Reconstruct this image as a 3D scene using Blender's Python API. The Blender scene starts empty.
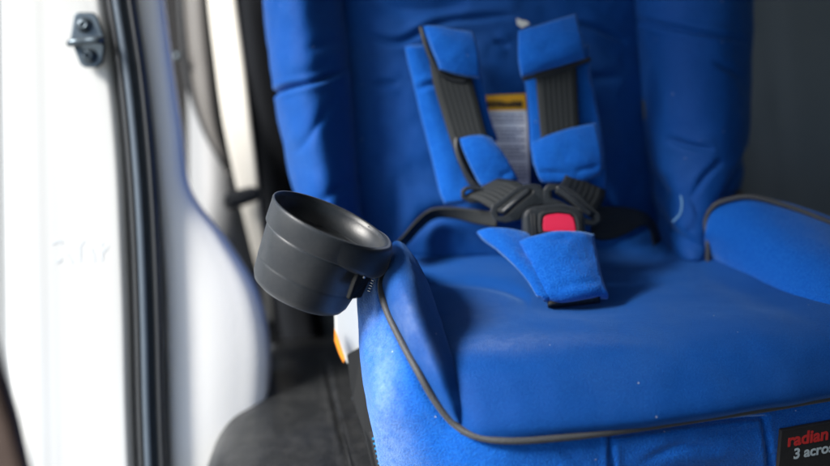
import bpy, bmesh, math, random
import numpy as np
from mathutils import Vector, Matrix, noise
random.seed(4)
SC = bpy.context.scene
COL = SC.collection
# ---------------------------------------------------------------- camera
PITCH = math.radians(20); FPX = 1153.0; CAM = Vector((0, 0, 1.10))
cp, sp = math.cos(PITCH), math.sin(PITCH)
RIGHT = Vector((1, 0, 0)); FWD = Vector((0, cp, -sp)); UP = Vector((0, sp, cp))
cd = bpy.data.cameras.new('camera'); cam = bpy.data.objects.new('camera', cd); COL.objects.link(cam)
cam.location = CAM; cam.rotation_euler = (math.radians(90) - PITCH, 0, 0)
cd.sensor_width = 36; cd.lens = FPX / 830 * 36; cd.clip_start = .05; cd.clip_end = 300
cd.dof.use_dof = True; cd.dof.focus_distance = 0.89; cd.dof.aperture_fstop = 2.0
SC.camera = cam
# ---------------------------------------------------------------- light
SUN_DIR = Vector((-0.74, -0.28, 0.70)).normalized()          # towards the sun
el = math.asin(SUN_DIR.z)
w = bpy.data.worlds.new('World'); SC.world = w; w.use_nodes = True
nt = w.node_tree; bg = nt.nodes['Background']
sky = nt.nodes.new('ShaderNodeTexSky'); sky.sky_type = 'NISHITA'; sky.sun_disc = False
sky.sun_elevation = el; sky.sun_rotation = math.atan2(SUN_DIR.x, SUN_DIR.y)
nt.links.new(sky.outputs[0], bg.inputs[0]); bg.inputs[1].default_value = 0.13
sl = bpy.data.lights.new('sun', 'SUN'); sl.energy = 4.4; sl.angle = math.radians(19); sl.color = (1, .96, .90)
so = bpy.data.objects.new('sun', sl); COL.objects.link(so)
so.rotation_euler = SUN_DIR.to_track_quat('Z', 'Y').to_euler()
SC.view_settings.view_transform = 'Standard'; SC.view_settings.look = 'None'
SC.view_settings.exposure = 1.25; SC.view_settings.gamma = 1

# ---------------------------------------------------------------- helpers
def V0(x, y, z): return Vector((x, y, z))
def ray(u, v): return FWD + RIGHT * ((u - 415) / FPX) - UP * ((v - 233) / FPX)
def P(u, v, t): return CAM + ray(u, v) * t                    # point at a distance into the scene
def PZ(u, v, z):                                              # point at a height
    r = ray(u, v); return CAM + r * ((z - CAM.z) / r.z)
def PY(u, v, y):
    r = ray(u, v); return CAM + r * (y / r.y)
def px(p):                                                    # photo pixels of a point array (n,3)
    d = p - np.array(CAM); t = d @ np.array(FWD)
    return np.stack([415 + FPX * (d @ np.array(RIGHT)) / t, 233 - FPX * (d @ np.array(UP)) / t], -1)

def tag(o, label=None, cat=None, group=None, kind=None):
    for k, x in (('label', label), ('category', cat), ('group', group), ('kind', kind)):
        if x: o[k] = x
    return o
def empty(name, loc, label, cat):
    o = bpy.data.objects.new(name, None); COL.objects.link(o); o.location = loc; o.empty_display_size = .05
    return tag(o, label, cat)
def worldloc(o):
    v = Vector(o.location)
    while o.parent: o = o.parent; v += Vector(o.location)
    return v
def link(name, verts, faces, mat, parent=None, smooth=True, origin=None):
    off = worldloc(parent) if parent else Vector((0, 0, 0))
    if origin is None and parent is None: origin = Vector(np.mean(np.array([tuple(v) for v in verts]), 0))
    if origin is not None: org = Vector(origin)
    else: org = off
    me = bpy.data.meshes.new(name)
    me.from_pydata([tuple(Vector(v) - org) for v in verts], [], faces); me.update()
    if smooth: me.polygons.foreach_set('use_smooth', [True] * len(me.polygons))
    me.materials.append(mat)
    o = bpy.data.objects.new(name, me); COL.objects.link(o)
    if parent: o.parent = parent; o.location = org - off
    else: o.location = org
    bm = bmesh.new(); bm.from_mesh(me); bmesh.ops.recalc_face_normals(bm, faces=bm.faces); bm.to_mesh(me); bm.free()
    return o
def crm(n_in, n_out):                                         # Catmull-Rom weights (n_out, n_in)
    W = np.zeros((n_out, n_in))
    for i, s in enumerate(np.linspace(0, n_in - 1, n_out)):
        k = min(int(s), n_in - 2); f = s - k
        ws = [-.5*f + f*f - .5*f**3, 1 - 2.5*f*f + 1.5*f**3, .5*f + 2*f*f - 1.5*f**3, -.5*f*f + .5*f**3]
        idx = [k - 1, k, k + 1, k + 2]
        for q, wt in zip(idx, ws):
            if q < 0: W[i, 0] += 2 * wt; W[i, 1] -= wt
            elif q > n_in - 1: W[i, n_in - 1] += 2 * wt; W[i, n_in - 2] -= wt
            else: W[i, q] += wt
    return W
def segdist(pts, poly):
    best = np.full(len(pts), 1e9); where = np.zeros(len(pts)); n = len(poly) - 1
    for i, (a, b) in enumerate(zip(poly[:-1], poly[1:])):
        a = np.array(a, float); b = np.array(b, float); ab = b - a
        s = np.clip(((pts - a) @ ab) / (ab @ ab), 0, 1)
        d = np.linalg.norm(pts - a - s[:, None] * ab, axis=1); k = d < best
        best[k] = d[k]; where[k] = (i + s[k]) / n
    return best, np.clip(np.minimum(where, 1 - where) / .3, 0, 1)**.7
def smoothpoly(poly, n=40):
    return (crm(len(poly), n) @ np.array(poly, float))
def sheet(name, rows, mat, parent=None, n=(90, 90), thick=.02, rr=.008, sides='lrtb', creases=(), puffs=(), wr=0, wscale=14, wear_highlight=(), origin=None):
    G = np.array([[tuple(p) for p in r] for r in rows])
    A = crm(G.shape[0], n[0]); B = crm(G.shape[1], n[1])
    S = np.einsum('ai,ijk,bj->abk', A, G, B)
    du = np.gradient(S, axis=1); dv = np.gradient(S, axis=0)
    N = np.cross(du, dv); N /= np.linalg.norm(N, axis=2, keepdims=True) + 1e-12
    if (N * (np.array(CAM) - S)).sum(2).mean() < 0: N = -N
    lu = np.zeros(S.shape[:2]); lu[:, 1:] = np.cumsum(np.linalg.norm(np.diff(S, axis=1), axis=2), 1)
    lv = np.zeros(S.shape[:2]); lv[1:, :] = np.cumsum(np.linalg.norm(np.diff(S, axis=0), axis=2), 0)
    D = np.zeros(S.shape[:2])
    def drop(d):
        q = np.clip(d, 0, rr); return rr - np.sqrt(np.maximum(rr*rr - (rr - q)**2, 0))
    if 'l' in sides: D = np.maximum(D, drop(lu))
    if 'r' in sides: D = np.maximum(D, drop(lu[:, -1:] - lu))
    if 't' in sides: D = np.maximum(D, drop(lv))
    if 'b' in sides: D = np.maximum(D, drop(lv[-1:, :] - lv))
    uv = px(S.reshape(-1, 3)); disp = np.zeros(len(uv))
    for c in creases:
        poly, wd, dp = c[:3]; d, tp = segdist(uv, smoothpoly(poly))
        if len(c) > 3: tp = 1
        disp -= tp * dp * np.exp(-(d / wd)**2)
        disp += tp * dp * .3 * np.exp(-((d - wd * 2.4) / (wd * 1.8))**2)
    for (cx, cy, rx, ry, h) in puffs:
        disp += h * np.exp(-((uv[:, 0] - cx) / rx)**2 - ((uv[:, 1] - cy) / ry)**2)
    if wr:
        for i, p in enumerate(S.reshape(-1, 3)):
            v = Vector(p) * wscale
            disp[i] += wr * (noise.noise(v) + .5 * noise.noise(v * 2.3 + Vector((5, 1, 2))) + .25 * noise.noise(v * 5))
    disp = disp.reshape(S.shape[:2]) - D
    F = S + N * disp[..., None]; Bk = S - N * max(thick, rr)
    a, b = S.shape[:2]; verts = [tuple(x) for x in F.reshape(-1, 3)] + [tuple(x) for x in Bk.reshape(-1, 3)]
    m = a * b; faces = []
    for i in range(a - 1):
        for j in range(b - 1):
            k = i * b + j
            faces.append((k, k + 1, k + b + 1, k + b)); faces.append((m + k, m + k + b, m + k + b + 1, m + k + 1))
    for i in range(a - 1):
        k = i * b; faces.append((k, k + b, m + k + b, m + k)); k += b - 1; faces.append((k, m + k, m + k + b, k + b))
    for j in range(b - 1):
        k = j; faces.append((k, m + k, m + k + 1, k + 1)); k = (a - 1) * b + j; faces.append((k, k + 1, m + k + 1, m + k))
    o = link(name, verts, faces, mat, parent, origin=origin)
    if wear_highlight:
        wv = np.zeros(len(uv))
        for (cx, cy, rx, ry, h) in wear_highlight: wv += h * np.exp(-((uv[:, 0] - cx) / rx)**2 - ((uv[:, 1] - cy) / ry)**2)
        at = o.data.attributes.new('wear_highlight', 'FLOAT', 'POINT'); at.data.foreach_set('value', np.concatenate([wv, wv * 0]).astype(np.float32))
    return o
def tube(name, pts, r, mat, parent=None, n=None, seg=10, closed=False, origin=None, flat=1.0):
    Q = np.array([tuple(p) for p in pts]); n = n or len(Q) * 10
    S = crm(len(Q), n) @ Q; T = np.gradient(S, axis=0); verts = []; faces = []
    up = Vector((0, 0, 1))
    for i in range(n):
        t = Vector(T[i]).normalized(); a = t.cross(up)
        if a.length < 1e-3: a = t.cross(Vector((1, 0, 0)))
        a.normalize(); b = a.cross(t); up = b
        for k in range(seg):
            an = 2 * math.pi * k / seg; verts.append(Vector(S[i]) + a * math.cos(an) * r + b * math.sin(an) * r * flat)
    for i in range(n - 1):
        for k in range(seg):
            k2 = (k + 1) % seg; faces.append((i*seg + k, i*seg + k2, (i+1)*seg + k2, (i+1)*seg + k))
    faces.append(tuple(range(seg))); faces.append(tuple((n-1)*seg + k for k in range(seg)))
    return link(name, verts, faces, mat, parent, origin=origin)
def bevel(o, wd, seg=3):
    b = o.modifiers.new('bevel', 'BEVEL'); b.width = wd; b.segments = seg; b.limit_method = 'ANGLE'; b.angle_limit = math.radians(35)
    try: b.harden_normals = False
    except Exception: pass
    return o
def slab(name, poly, t, thick, mat, parent=None, bev=.001, smooth_n=0, tilt=None, holes=None, origin=None):
    """solid plate from an outline; t is a depth or a list of depths"""
    pl = list(poly); tt = list(t) if hasattr(t, '__len__') else [t] * len(pl)
    if smooth_n:
        Q = np.array([(u, v, d) for (u, v), d in zip(pl, tt)]); Q = np.vstack([Q[-2:], Q, Q[:2]])
        A = crm(len(Q), (len(Q) - 1) * smooth_n + 1) @ Q; A = A[2*smooth_n:-2*smooth_n + (-1 if False else 0)]
        A = A[:len(pl) * smooth_n]; pl = [(x[0], x[1]) for x in A]; tt = [x[2] for x in A]
    f = [P(u, v, d) for (u, v), d in zip(pl, tt)]
    nrm = (f[1] - f[0]).cross(f[2] - f[0])
    cen = sum(f, Vector()) / len(f); nrm = Vector((0, 0, 0))
    for i in range(len(f)): nrm += (f[i] - cen).cross(f[(i + 1) % len(f)] - cen)
    nrm.normalize()
    if nrm.dot(CAM - cen) < 0: nrm = -nrm
    n = len(f); verts = f + [p - nrm * thick for p in f]
    faces = [tuple(range(n)), tuple(range(2*n - 1, n - 1, -1))] + [(i, n + i, n + (i + 1) % n, (i + 1) % n) for i in range(n)]
    o = link(name, verts, faces, mat, parent, smooth=False, origin=origin)
    if bev: bevel(o, bev)
    if smooth_n:
        o.data.polygons.foreach_set('use_smooth', [len(p.vertices) == 4 for p in o.data.polygons])
    return o
def lathe(name, prof, M, mat, parent, seg=96, origin=None):
    verts = []; faces = []; n = len(prof)
    for k in range(seg):
        a = 2 * math.pi * k / seg
        for r, z in prof: verts.append(M @ Vector((r * math.cos(a), r * math.sin(a), z)))
    for k in range(seg):
        k2 = (k + 1) % seg
        for i in range(n - 1): faces.append((k*n + i, k2*n + i, k2*n + i + 1, k*n + i + 1))
    if prof[0][0] > 1e-6: faces.append(tuple(k*n for k in range(seg)))
    if prof[-1][0] > 1e-6: faces.append(tuple(k*n + n - 1 for k in range(seg))[::-1])
    o = link(name, verts, faces, mat, parent, origin=origin)
    return o

# ---------------------------------------------------------------- materials
def nodes(name):
    m = bpy.data.materials.new(name); m.use_nodes = True; t = m.node_tree
    return m, t, t.nodes['Principled BSDF']
def mat(name, base, rough=.5, metal=0, var=0, vscale=30, bump=0, bscale=400, spec=.5, coat=0, sheen=0, sheen_tint=(1,1,1), sheen_rough=.4,
        dark=None, dscale=6, damount=.5, fleck=0, fscale=900, fcol=(1,1,1), wear_highlight=None):
    m, t, b = nodes(name); L = t.links; N = t.nodes.new
    tc = N('ShaderNodeTexCoord'); b.inputs['Roughness'].default_value = rough; b.inputs['Metallic'].default_value = metal
    b.inputs['Specular IOR Level'].default_value = spec; b.inputs['Coat Weight'].default_value = coat; b.inputs['Coat Roughness'].default_value = .15
    b.inputs['Sheen Weight'].default_value = sheen; b.inputs['Sheen Tint'].default_value = (*sheen_tint, 1); b.inputs['Sheen Roughness'].default_value = sheen_rough
    col = None; base4 = (*base, 1); rgb = N('ShaderNodeRGB'); rgb.outputs[0].default_value = base4; col = rgb.outputs[0]
    def mixin(col, fac, c2, amt):
        ml = N('ShaderNodeMath'); ml.operation = 'MULTIPLY'; L.new(fac, ml.inputs[0]); ml.inputs[1].default_value = amt
        mx = N('ShaderNodeMix'); mx.data_type = 'RGBA'; L.new(ml.outputs[0], mx.inputs[0]); L.new(col, mx.inputs[6]); mx.inputs[7].default_value = (*c2, 1)
        return mx.outputs[2]
    if dark:
        n = N('ShaderNodeTexNoise'); n.inputs['Scale'].default_value = dscale; n.inputs['Detail'].default_value = 6; L.new(tc.outputs['Object'], n.inputs['Vector'])
        r = N('ShaderNodeValToRGB'); r.color_ramp.elements[0].position = .48; r.color_ramp.elements[1].position = .72; L.new(n.outputs['Fac'], r.inputs[0])
        col = mixin(col, r.outputs[0], dark, damount)
    if var:
        n = N('ShaderNodeTexNoise'); n.inputs['Scale'].default_value = vscale; n.inputs['Detail'].default_value = 5; L.new(tc.outputs['Object'], n.inputs['Vector'])
        col = mixin(col, n.outputs['Fac'], tuple(c * .45 for c in base), var)
    if fleck:
        n = N('ShaderNodeTexNoise'); n.inputs['Scale'].default_value = fscale; n.inputs['Detail'].default_value = 3; n.inputs['Roughness'].default_value = .7; L.new(tc.outputs['Object'], n.inputs['Vector'])
        r = N('ShaderNodeValToRGB'); r.color_ramp.elements[0].position = .42; r.color_ramp.elements[1].position = .66; L.new(n.outputs['Fac'], r.inputs[0])
        col = mixin(col, r.outputs[0], fcol, fleck)
    if wear_highlight:
        at = N('ShaderNodeAttribute'); at.attribute_name = 'wear_highlight'
        n = N('ShaderNodeTexNoise'); n.inputs['Scale'].default_value = 140; n.inputs['Detail'].default_value = 8; n.inputs['Roughness'].default_value = .7; L.new(tc.outputs['Object'], n.inputs['Vector'])
        r = N('ShaderNodeMapRange'); r.inputs[1].default_value = .15; r.inputs[2].default_value = .75; L.new(n.outputs['Fac'], r.inputs[0])
        mm = N('ShaderNodeMath'); mm.operation = 'MULTIPLY'; L.new(r.outputs[0], mm.inputs[0]); L.new(at.outputs['Fac'], mm.inputs[1]); col = mixin(col, mm.outputs[0], wear_highlight, 1)
        vo = N('ShaderNodeTexVoronoi'); vo.inputs['Scale'].default_value = 95; L.new(tc.outputs['Object'], vo.inputs['Vector'])
        lt = N('ShaderNodeMath'); lt.operation = 'LESS_THAN'; L.new(vo.outputs['Distance'], lt.inputs[0]); lt.inputs[1].default_value = .055
        sp_ = N('ShaderNodeSeparateColor'); L.new(vo.outputs['Color'], sp_.inputs[0]); gt = N('ShaderNodeMath'); gt.operation = 'GREATER_THAN'; L.new(sp_.outputs[0], gt.inputs[0]); gt.inputs[1].default_value = .8
        m2 = N('ShaderNodeMath'); m2.operation = 'MULTIPLY'; L.new(lt.outputs[0], m2.inputs[0]); L.new(gt.outputs[0], m2.inputs[1]); col = mixin(col, m2.outputs[0], (.5, .55, .6), .6)
    L.new(col, b.inputs['Base Color'])
    if bump:
        n = N('ShaderNodeTexNoise'); n.inputs['Scale'].default_value = bscale; n.inputs['Detail'].default_value = 4; L.new(tc.outputs['Object'], n.inputs['Vector'])
        bp = N('ShaderNodeBump'); bp.inputs['Strength'].default_value = bump; bp.inputs['Distance'].default_value = .001; L.new(n.outputs['Fac'], bp.inputs['Height'])
        L.new(bp.outputs[0], b.inputs['Normal'])
    return m
M = {}
M['knit'] = mat('smooth_blue_fabric', (.0002, .042, .22), .62, sheen=.2, sheen_tint=(.25, .5, 1), bump=.6, bscale=1000, var=.35, vscale=9, dark=(.04, .11, .27), dscale=13, damount=.2, fleck=.3, fscale=1000, fcol=(.01, .11, .36), spec=.12, wear_highlight=(.15, .21, .36))
M['melange'] = mat('textured_blue_fabric', (.0004, .062, .33), .85, sheen=.5, sheen_tint=(.45, .7, 1), bump=1, bscale=750, fleck=.6, fscale=750, fcol=(.012, .14, .50), spec=.1, wear_highlight=(.22, .34, .60))  # the pale mix colour paints the lit highlight on the outer side
M['piping'] = mat('grey_piping', (.030, .033, .038), .6, bump=.5, bscale=900, sheen=.15)
M['plastic'] = mat('black_plastic', (.006, .009, .013), .40, bump=.15, bscale=1200, fleck=.05, fscale=300, fcol=(.1, .1, .1), spec=.5, sheen=.12, sheen_tint=(.85, .92, 1), sheen_rough=.45)
M['plastic_dull'] = mat('dull_black_plastic', (.014, .015, .017), .5, bump=.2, bscale=700)
M['leather'] = mat('black_leather', (.013, .014, .015), .32, bump=.35, bscale=350, var=.4, vscale=12, fleck=.25, fscale=60, fcol=(.05, .05, .05), spec=.5)
M['benchcloth'] = mat('charcoal_cloth', (.11, .14, .165), .8, bump=.5, bscale=500, dark=(.16, .195, .225), dscale=5, damount=.6, fleck=.25, fscale=700, fcol=(.09, .1, .12), sheen=.2)
M['white_paint'] = mat('white_car_paint', (.54, .55, .545), .30, coat=.8, var=.04, vscale=5)
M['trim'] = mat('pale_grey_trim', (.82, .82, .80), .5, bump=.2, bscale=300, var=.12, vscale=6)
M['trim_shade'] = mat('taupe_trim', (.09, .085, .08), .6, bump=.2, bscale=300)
M['stamp_paint'] = mat('grey_white_paint', (.50, .53, .55), .5)
M['rubber'] = mat('black_rubber', (.010, .012, .015), .42, var=.3, vscale=40)
M['rubber_grey'] = mat('grey_rubber', (.055, .075, .10), .38, var=.5, vscale=60)
M['dark'] = mat('dark_carpet', (.012, .012, .013), .95, bump=.6, bscale=400)
M['steel'] = mat('dark_steel', (.09, .115, .135), .38, metal=.8, var=.4, vscale=80)
M['chrome'] = mat('bright_steel', (.55, .57, .58), .25, metal=1)
M['red'] = mat('red_plastic', (.62, .012, .06), .35, var=.15, vscale=120)
M['yellow'] = mat('yellow_print', (.95, .46, .01), .6)
M['paper'] = mat('lilac_white_label', (.88, .89, .97), .7, var=.1, vscale=60)
M['ink'] = mat('black_ink', (.02, .018, .015), .7)
M['greyink'] = mat('grey_ink', (.16, .18, .30), .7)
M['whiteplastic'] = mat('white_plastic', (.40, .42, .42), .45, var=.1, vscale=40)
M['orange'] = mat('orange_print', (.80, .25, .01), .6)
M['cyan'] = mat('cyan_print', (.01, .22, .42), .6)
M['redink'] = mat('red_thread', (.42, .014, .014), .8)
M['whiteink'] = mat('white_thread', (.36, .42, .45), .8)
M['patch'] = mat('black_woven_patch', (.006, .006, .007), .85, bump=.4, bscale=1500)
M['brown'] = mat('brown_vinyl', (.045, .026, .018), .6, bump=.3, bscale=200)
M['side_leather'] = mat('black_side_leather', (.006, .007, .009), .9, bump=.4, bscale=350, spec=.1)
M['matte_black'] = mat('matte_black_plastic', (.006, .007, .008), .75, bump=.2, bscale=700, spec=.15)
M['gap_trim'] = mat('grey_gap_trim', (.17, .175, .18), .6, bump=.2, bscale=300)
M['ground'] = mat('concrete', (.36, .35, .33), .9, var=.4, vscale=1.5, bump=.4, bscale=30)
M['belt'] = mat('pale_belt_webbing', (.55, .53, .48), .8, bump=.3, bscale=500, var=.2, vscale=20)
M['threadwhite'] = mat('loose_thread', (.10, .24, .42), .8)
# ribbed webbing: ribs follow the object x axis of each strap through a wave on UV
def webbing(name, base):
    m, t, b = nodes(name); N = t.nodes.new; L = t.links
    uv = N('ShaderNodeUVMap'); sx = N('ShaderNodeSeparateXYZ'); L.new(uv.outputs[0], sx.inputs[0])
    ml = N('ShaderNodeMath'); ml.operation = 'MULTIPLY'; L.new(sx.outputs[0], ml.inputs[0]); ml.inputs[1].default_value = 7.5 * 2 * math.pi
    sn = N('ShaderNodeMath'); sn.operation = 'SINE'; L.new(ml.outputs[0], sn.inputs[0])
    ml2 = N('ShaderNodeMath'); ml2.operation = 'MULTIPLY'; L.new(sx.outputs[1], ml2.inputs[0]); ml2.inputs[1].default_value = 60 * 2 * math.pi
    sn2 = N('ShaderNodeMath'); sn2.operation = 'SINE'; L.new(ml2.outputs[0], sn2.inputs[0])
    ad = N('ShaderNodeMath'); ad.operation = 'MULTIPLY_ADD'; L.new(sn2.outputs[0], ad.inputs[0]); ad.inputs[1].default_value = .35; L.new(sn.outputs[0], ad.inputs[2])
    r = N('ShaderNodeMapRange'); L.new(ad.outputs[0], r.inputs[0]); r.inputs[1].default_value = -1.3; r.inputs[2].default_value = 1.3
    mx = N('ShaderNodeMix'); mx.data_type = 'RGBA'; L.new(r.outputs[0], mx.inputs[0]); mx.inputs[6].default_value = (*[c * .7 for c in base], 1); mx.inputs[7].default_value = (*[c * 1.35 for c in base], 1)
    L.new(mx.outputs[2], b.inputs['Base Color']); b.inputs['Roughness'].default_value = .6; b.inputs['Specular IOR Level'].default_value = .25
    bp = N('ShaderNodeBump'); bp.inputs['Strength'].default_value = .3; bp.inputs['Distance'].default_value = .001; L.new(ad.outputs[0], bp.inputs['Height']); L.new(bp.outputs[0], b.inputs['Normal'])
    return m
M['web'] = webbing('black_webbing', (.013, .016, .018))
def strap(name, left, right, parent, thick=.0016, n=60, m=8, material=None, origin=None, wr=0):
    """ribbon between two edge curves given as lists of points"""
    A = crm(len(left), n) @ np.array([tuple(p) for p in left]); B = crm(len(right), n) @ np.array([tuple(p) for p in right])
    S = np.array([[A[i] * (1 - k / (m - 1)) + B[i] * k / (m - 1) for k in range(m)] for i in range(n)])
    nr = np.cross(np.gradient(S, axis=1), np.gradient(S, axis=0)); nr /= np.linalg.norm(nr, axis=2, keepdims=True) + 1e-12
    if (nr * (np.array(CAM) - S)).sum(2).mean() < 0: nr = -nr
    verts = [tuple(x) for x in S.reshape(-1, 3)] + [tuple(x) for x in (S - nr * thick).reshape(-1, 3)]; q = n * m; faces = []; uvs = []
    def add(f): faces.append(f)
    for i in range(n - 1):
        for j in range(m - 1):
            k = i * m + j; add((k, k + 1, k + m + 1, k + m)); add((q + k, q + k + m, q + k + m + 1, q + k + 1))
    for i in range(n - 1):
        k = i * m; add((k, k + m, q + k + m, q + k)); k += m - 1; add((k, q + k, q + k + m, k + m))
    for j in range(m - 1):
        add((j, q + j, q + j + 1, j + 1)); k = (n - 1) * m + j; add((k, k + 1, q + k + 1, q + k))
    o = link(name, verts, faces, material or M['web'], parent, origin=origin)
    o.data.polygons.foreach_set('use_smooth', [max(p.vertices) < q for p in o.data.polygons])
    ul = o.data.uv_layers.new(name='UVMap')
    length = float(np.linalg.norm(np.diff(S[:, 0], axis=0), axis=1).sum()) / .038
    for lp in o.data.loops:
        vi = lp.vertex_index % q; ul.data[lp.index].uv = ((vi % m) / (m - 1), (vi // m) / (n - 1) * length / 1.0)
    return o

# ================================================================ SETTING
def box(name, lo, hi, material, parent=None, bev=0):
    (x0, y0, z0), (x1, y1, z1) = lo, hi
    v = [Vector((x, y, z)) for z in (z0, z1) for y in (y0, y1) for x in (x0, x1)]
    f = [(0, 2, 3, 1), (4, 5, 7, 6), (0, 1, 5, 4), (2, 6, 7, 3), (0, 4, 6, 2), (1, 3, 7, 5)]
    o = link(name, v, f, material, parent, smooth=False)
    if bev: bevel(o, bev)
    return o
g = link('ground', [(-60, -60, -.25), (60, -60, -.25), (60, 60, -.25), (-60, 60, -.25)], [(0, 1, 2, 3)], M['ground'], smooth=False); tag(g, kind='structure')  # unseen ground, added for the light it bounces up
fl = box('car_floor', (-.34, -1.38, .06), (1.55, 2.2, .10), M['dark']); tag(fl, kind='structure')

# ================================================================ CAR BODY (door opening, pillar, unseen roof)
car = empty('car_body', (-.35, 1.05, .0), 'white car door frame with black rubber seal and pale trim, left of the blue seat', 'car')
# door jamb: bright paint, bulging softly
jr = []
for v, e in ((-60, 96), (0, 107), (80, 118), (160, 126), (240, 130), (320, 133), (400, 135), (480, 138), (560, 142)):
    s = v * .055
    jr.append([P(-170, v, 1.02), P(-90, v, 1.06), P(-20 + s * .1, v, 1.075), P(4 + s * .3, v, 1.085), P(12 + s * .4, v, 1.062), P(26 + s * .4, v, 1.058), P(46 + s * .3, v, 1.060), P(66 + s * .2, v, 1.062), P(e - 20, v, 1.065), P(e - 8, v, 1.068), P(e - 1, v, 1.078), P(e + 1, v, 1.09)])
jamb = sheet('door_jamb', jr, M['white_paint'], car, n=(90, 180), thick=.002, rr=.001, sides='')
# rubber weatherstrip: outer lip, grey bulb, inner lip
def vline(cols, t):
    return [P(u, v, t) for v, u in cols]
edge = ((-60, 101), (0, 110), (80, 122), (160, 130), (240, 135), (320, 138), (400, 140), (480, 143), (560, 147))
wsr = []
for v, e in edge:
    wsr.append([P(e - 5, v, 1.095), P(e - 4, v, 1.062), P(e, v, 1.055), P(e + 3, v, 1.064), P(e + 6, v, 1.055), P(e + 10, v, 1.052), P(e + 13, v, 1.064), P(e + 15, v, 1.062), P(e + 18, v, 1.05), P(e + 24, v, 1.054), P(e + 27, v, 1.075), P(e + 27, v, 1.11)])
ws = sheet('weatherstrip', wsr, M['rubber'], car, n=(120, 120), thick=.0015, rr=.001, sides='')
tube('seal_bulb', [P(e + 7, v, 1.0545) for v, e in edge], .0042, M['rubber_grey'], ws, n=120)
tube('seal_lip', [P(e + 13.5, v, 1.059) for v, e in edge], .0018, M['rubber_grey'], ws, n=120)
# pale inner trim of the pillar: narrow above, swelling into the lower panel
tr = []
for v, a, b, tb in ((-60, 126, 156, 1.12), (0, 134, 163, 1.12), (70, 145, 172, 1.12), (130, 153, 181, 1.13), (190, 158, 190, 1.14), (240, 161, 226, 1.17), (290, 164, 256, 1.23), (340, 165, 268, 1.26), (390, 167, 268, 1.27), (440, 168, 262, 1.26), (500, 170, 262, 1.26)):
    w_ = b - a
    k = (tb - 1.12) * .10; tr.append([P(a - 5, v, 1.10), P(a, v, 1.074), P(a + w_*.12, v, 1.070), P(a + w_*.4, v, 1.071 + k * .15), P(a + w_*.7, v, 1.074 + k * .6), P(a + w_*.92, v, 1.080 + k * .9), P(b, v, 1.094 + k), P(b + 2, v, 1.15 + k)])
sheet('pillar_trim', tr, M['trim'], car, n=(140, 80), thick=.004, rr=.001, sides='')
# recess behind it: dark slot and the taupe panel with its curved lower edge
slab('pillar_recess', [(150, -60), (232, -60), (250, 120), (270, 330), (290, 420), (170, 420), (170, 200)], 1.42, .02, M['dark'], car, bev=0)
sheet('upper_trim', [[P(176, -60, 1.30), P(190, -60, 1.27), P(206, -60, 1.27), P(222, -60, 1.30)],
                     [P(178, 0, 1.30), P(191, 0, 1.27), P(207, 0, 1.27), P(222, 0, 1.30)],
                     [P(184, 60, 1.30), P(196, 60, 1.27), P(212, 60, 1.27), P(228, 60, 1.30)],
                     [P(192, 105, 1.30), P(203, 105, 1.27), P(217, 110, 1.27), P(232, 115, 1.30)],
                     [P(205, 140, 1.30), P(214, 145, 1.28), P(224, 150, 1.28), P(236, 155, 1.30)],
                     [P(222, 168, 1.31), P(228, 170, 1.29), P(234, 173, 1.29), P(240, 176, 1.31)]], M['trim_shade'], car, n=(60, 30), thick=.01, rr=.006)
tube('trim_edge', [P(180, -40, 1.285), P(183, 30, 1.285), P(190, 85, 1.285), P(205, 130, 1.285), P(224, 165, 1.285)], .0035, M['rubber'], car)
sheet('lower_trim', [[P(186, 60, 1.38), P(200, 60, 1.36), P(215, 60, 1.36), P(235, 60, 1.38)],
                     [P(187, 120, 1.36), P(202, 120, 1.33), P(220, 120, 1.33), P(245, 120, 1.36)],
                     [P(188, 190, 1.32), P(204, 190, 1.29), P(228, 190, 1.29), P(256, 190, 1.33)],
                     [P(190, 260, 1.28), P(210, 260, 1.26), P(240, 260, 1.28), P(266, 260, 1.33)],
                     [P(200, 360, 1.28), P(220, 360, 1.28), P(250, 360, 1.32), P(270, 360, 1.36)]], M['gap_trim'], car, n=(60, 40), thick=.01, rr=.004)
ck = lathe('trim_clip', [(0, .006), (.003, .005), (.0045, .002), (.0045, -.004)], Matrix.Translation(P(178, 56, 1.27)) @ Matrix.Rotation(math.radians(90), 4, 'X'), M['steel'], car, seg=20)
# striker
st = slab('door_striker', [(74, 14), (78, 12), (93, 12), (97, 16), (104, 38), (104, 48), (102, 62), (96, 67), (84, 67), (80, 64), (73, 46), (70, 38)], 1.052, .006, M['steel'], car, bev=.0012)
def bolt(u, v, t, r, parent, h=.004):
    Mx = Matrix.Translation(P(u, v, t)) @ Matrix.Rotation(math.radians(70), 4, 'X')
    return lathe('bolt', [(0, h*.4), (r*.35, h*.4), (r*.4, h), (r*.8, h), (r, h*.6), (r*1.05, 0), (r*1.5, -.001), (r*1.5, -.004)], Mx, M['steel'], parent, seg=28)
bolt(84, 25, 1.050, .0048, st); bolt(89, 56, 1.050, .0048, st)
tube('striker_loop', [P(70, 43, 1.052), P(70.5, 43, 1.038), P(75, 42, 1.034), P(86, 41, 1.034), P(97, 40, 1.034), P(101, 40, 1.040), P(101, 40, 1.052)], .0034, M['steel'], st, seg=14)
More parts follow.
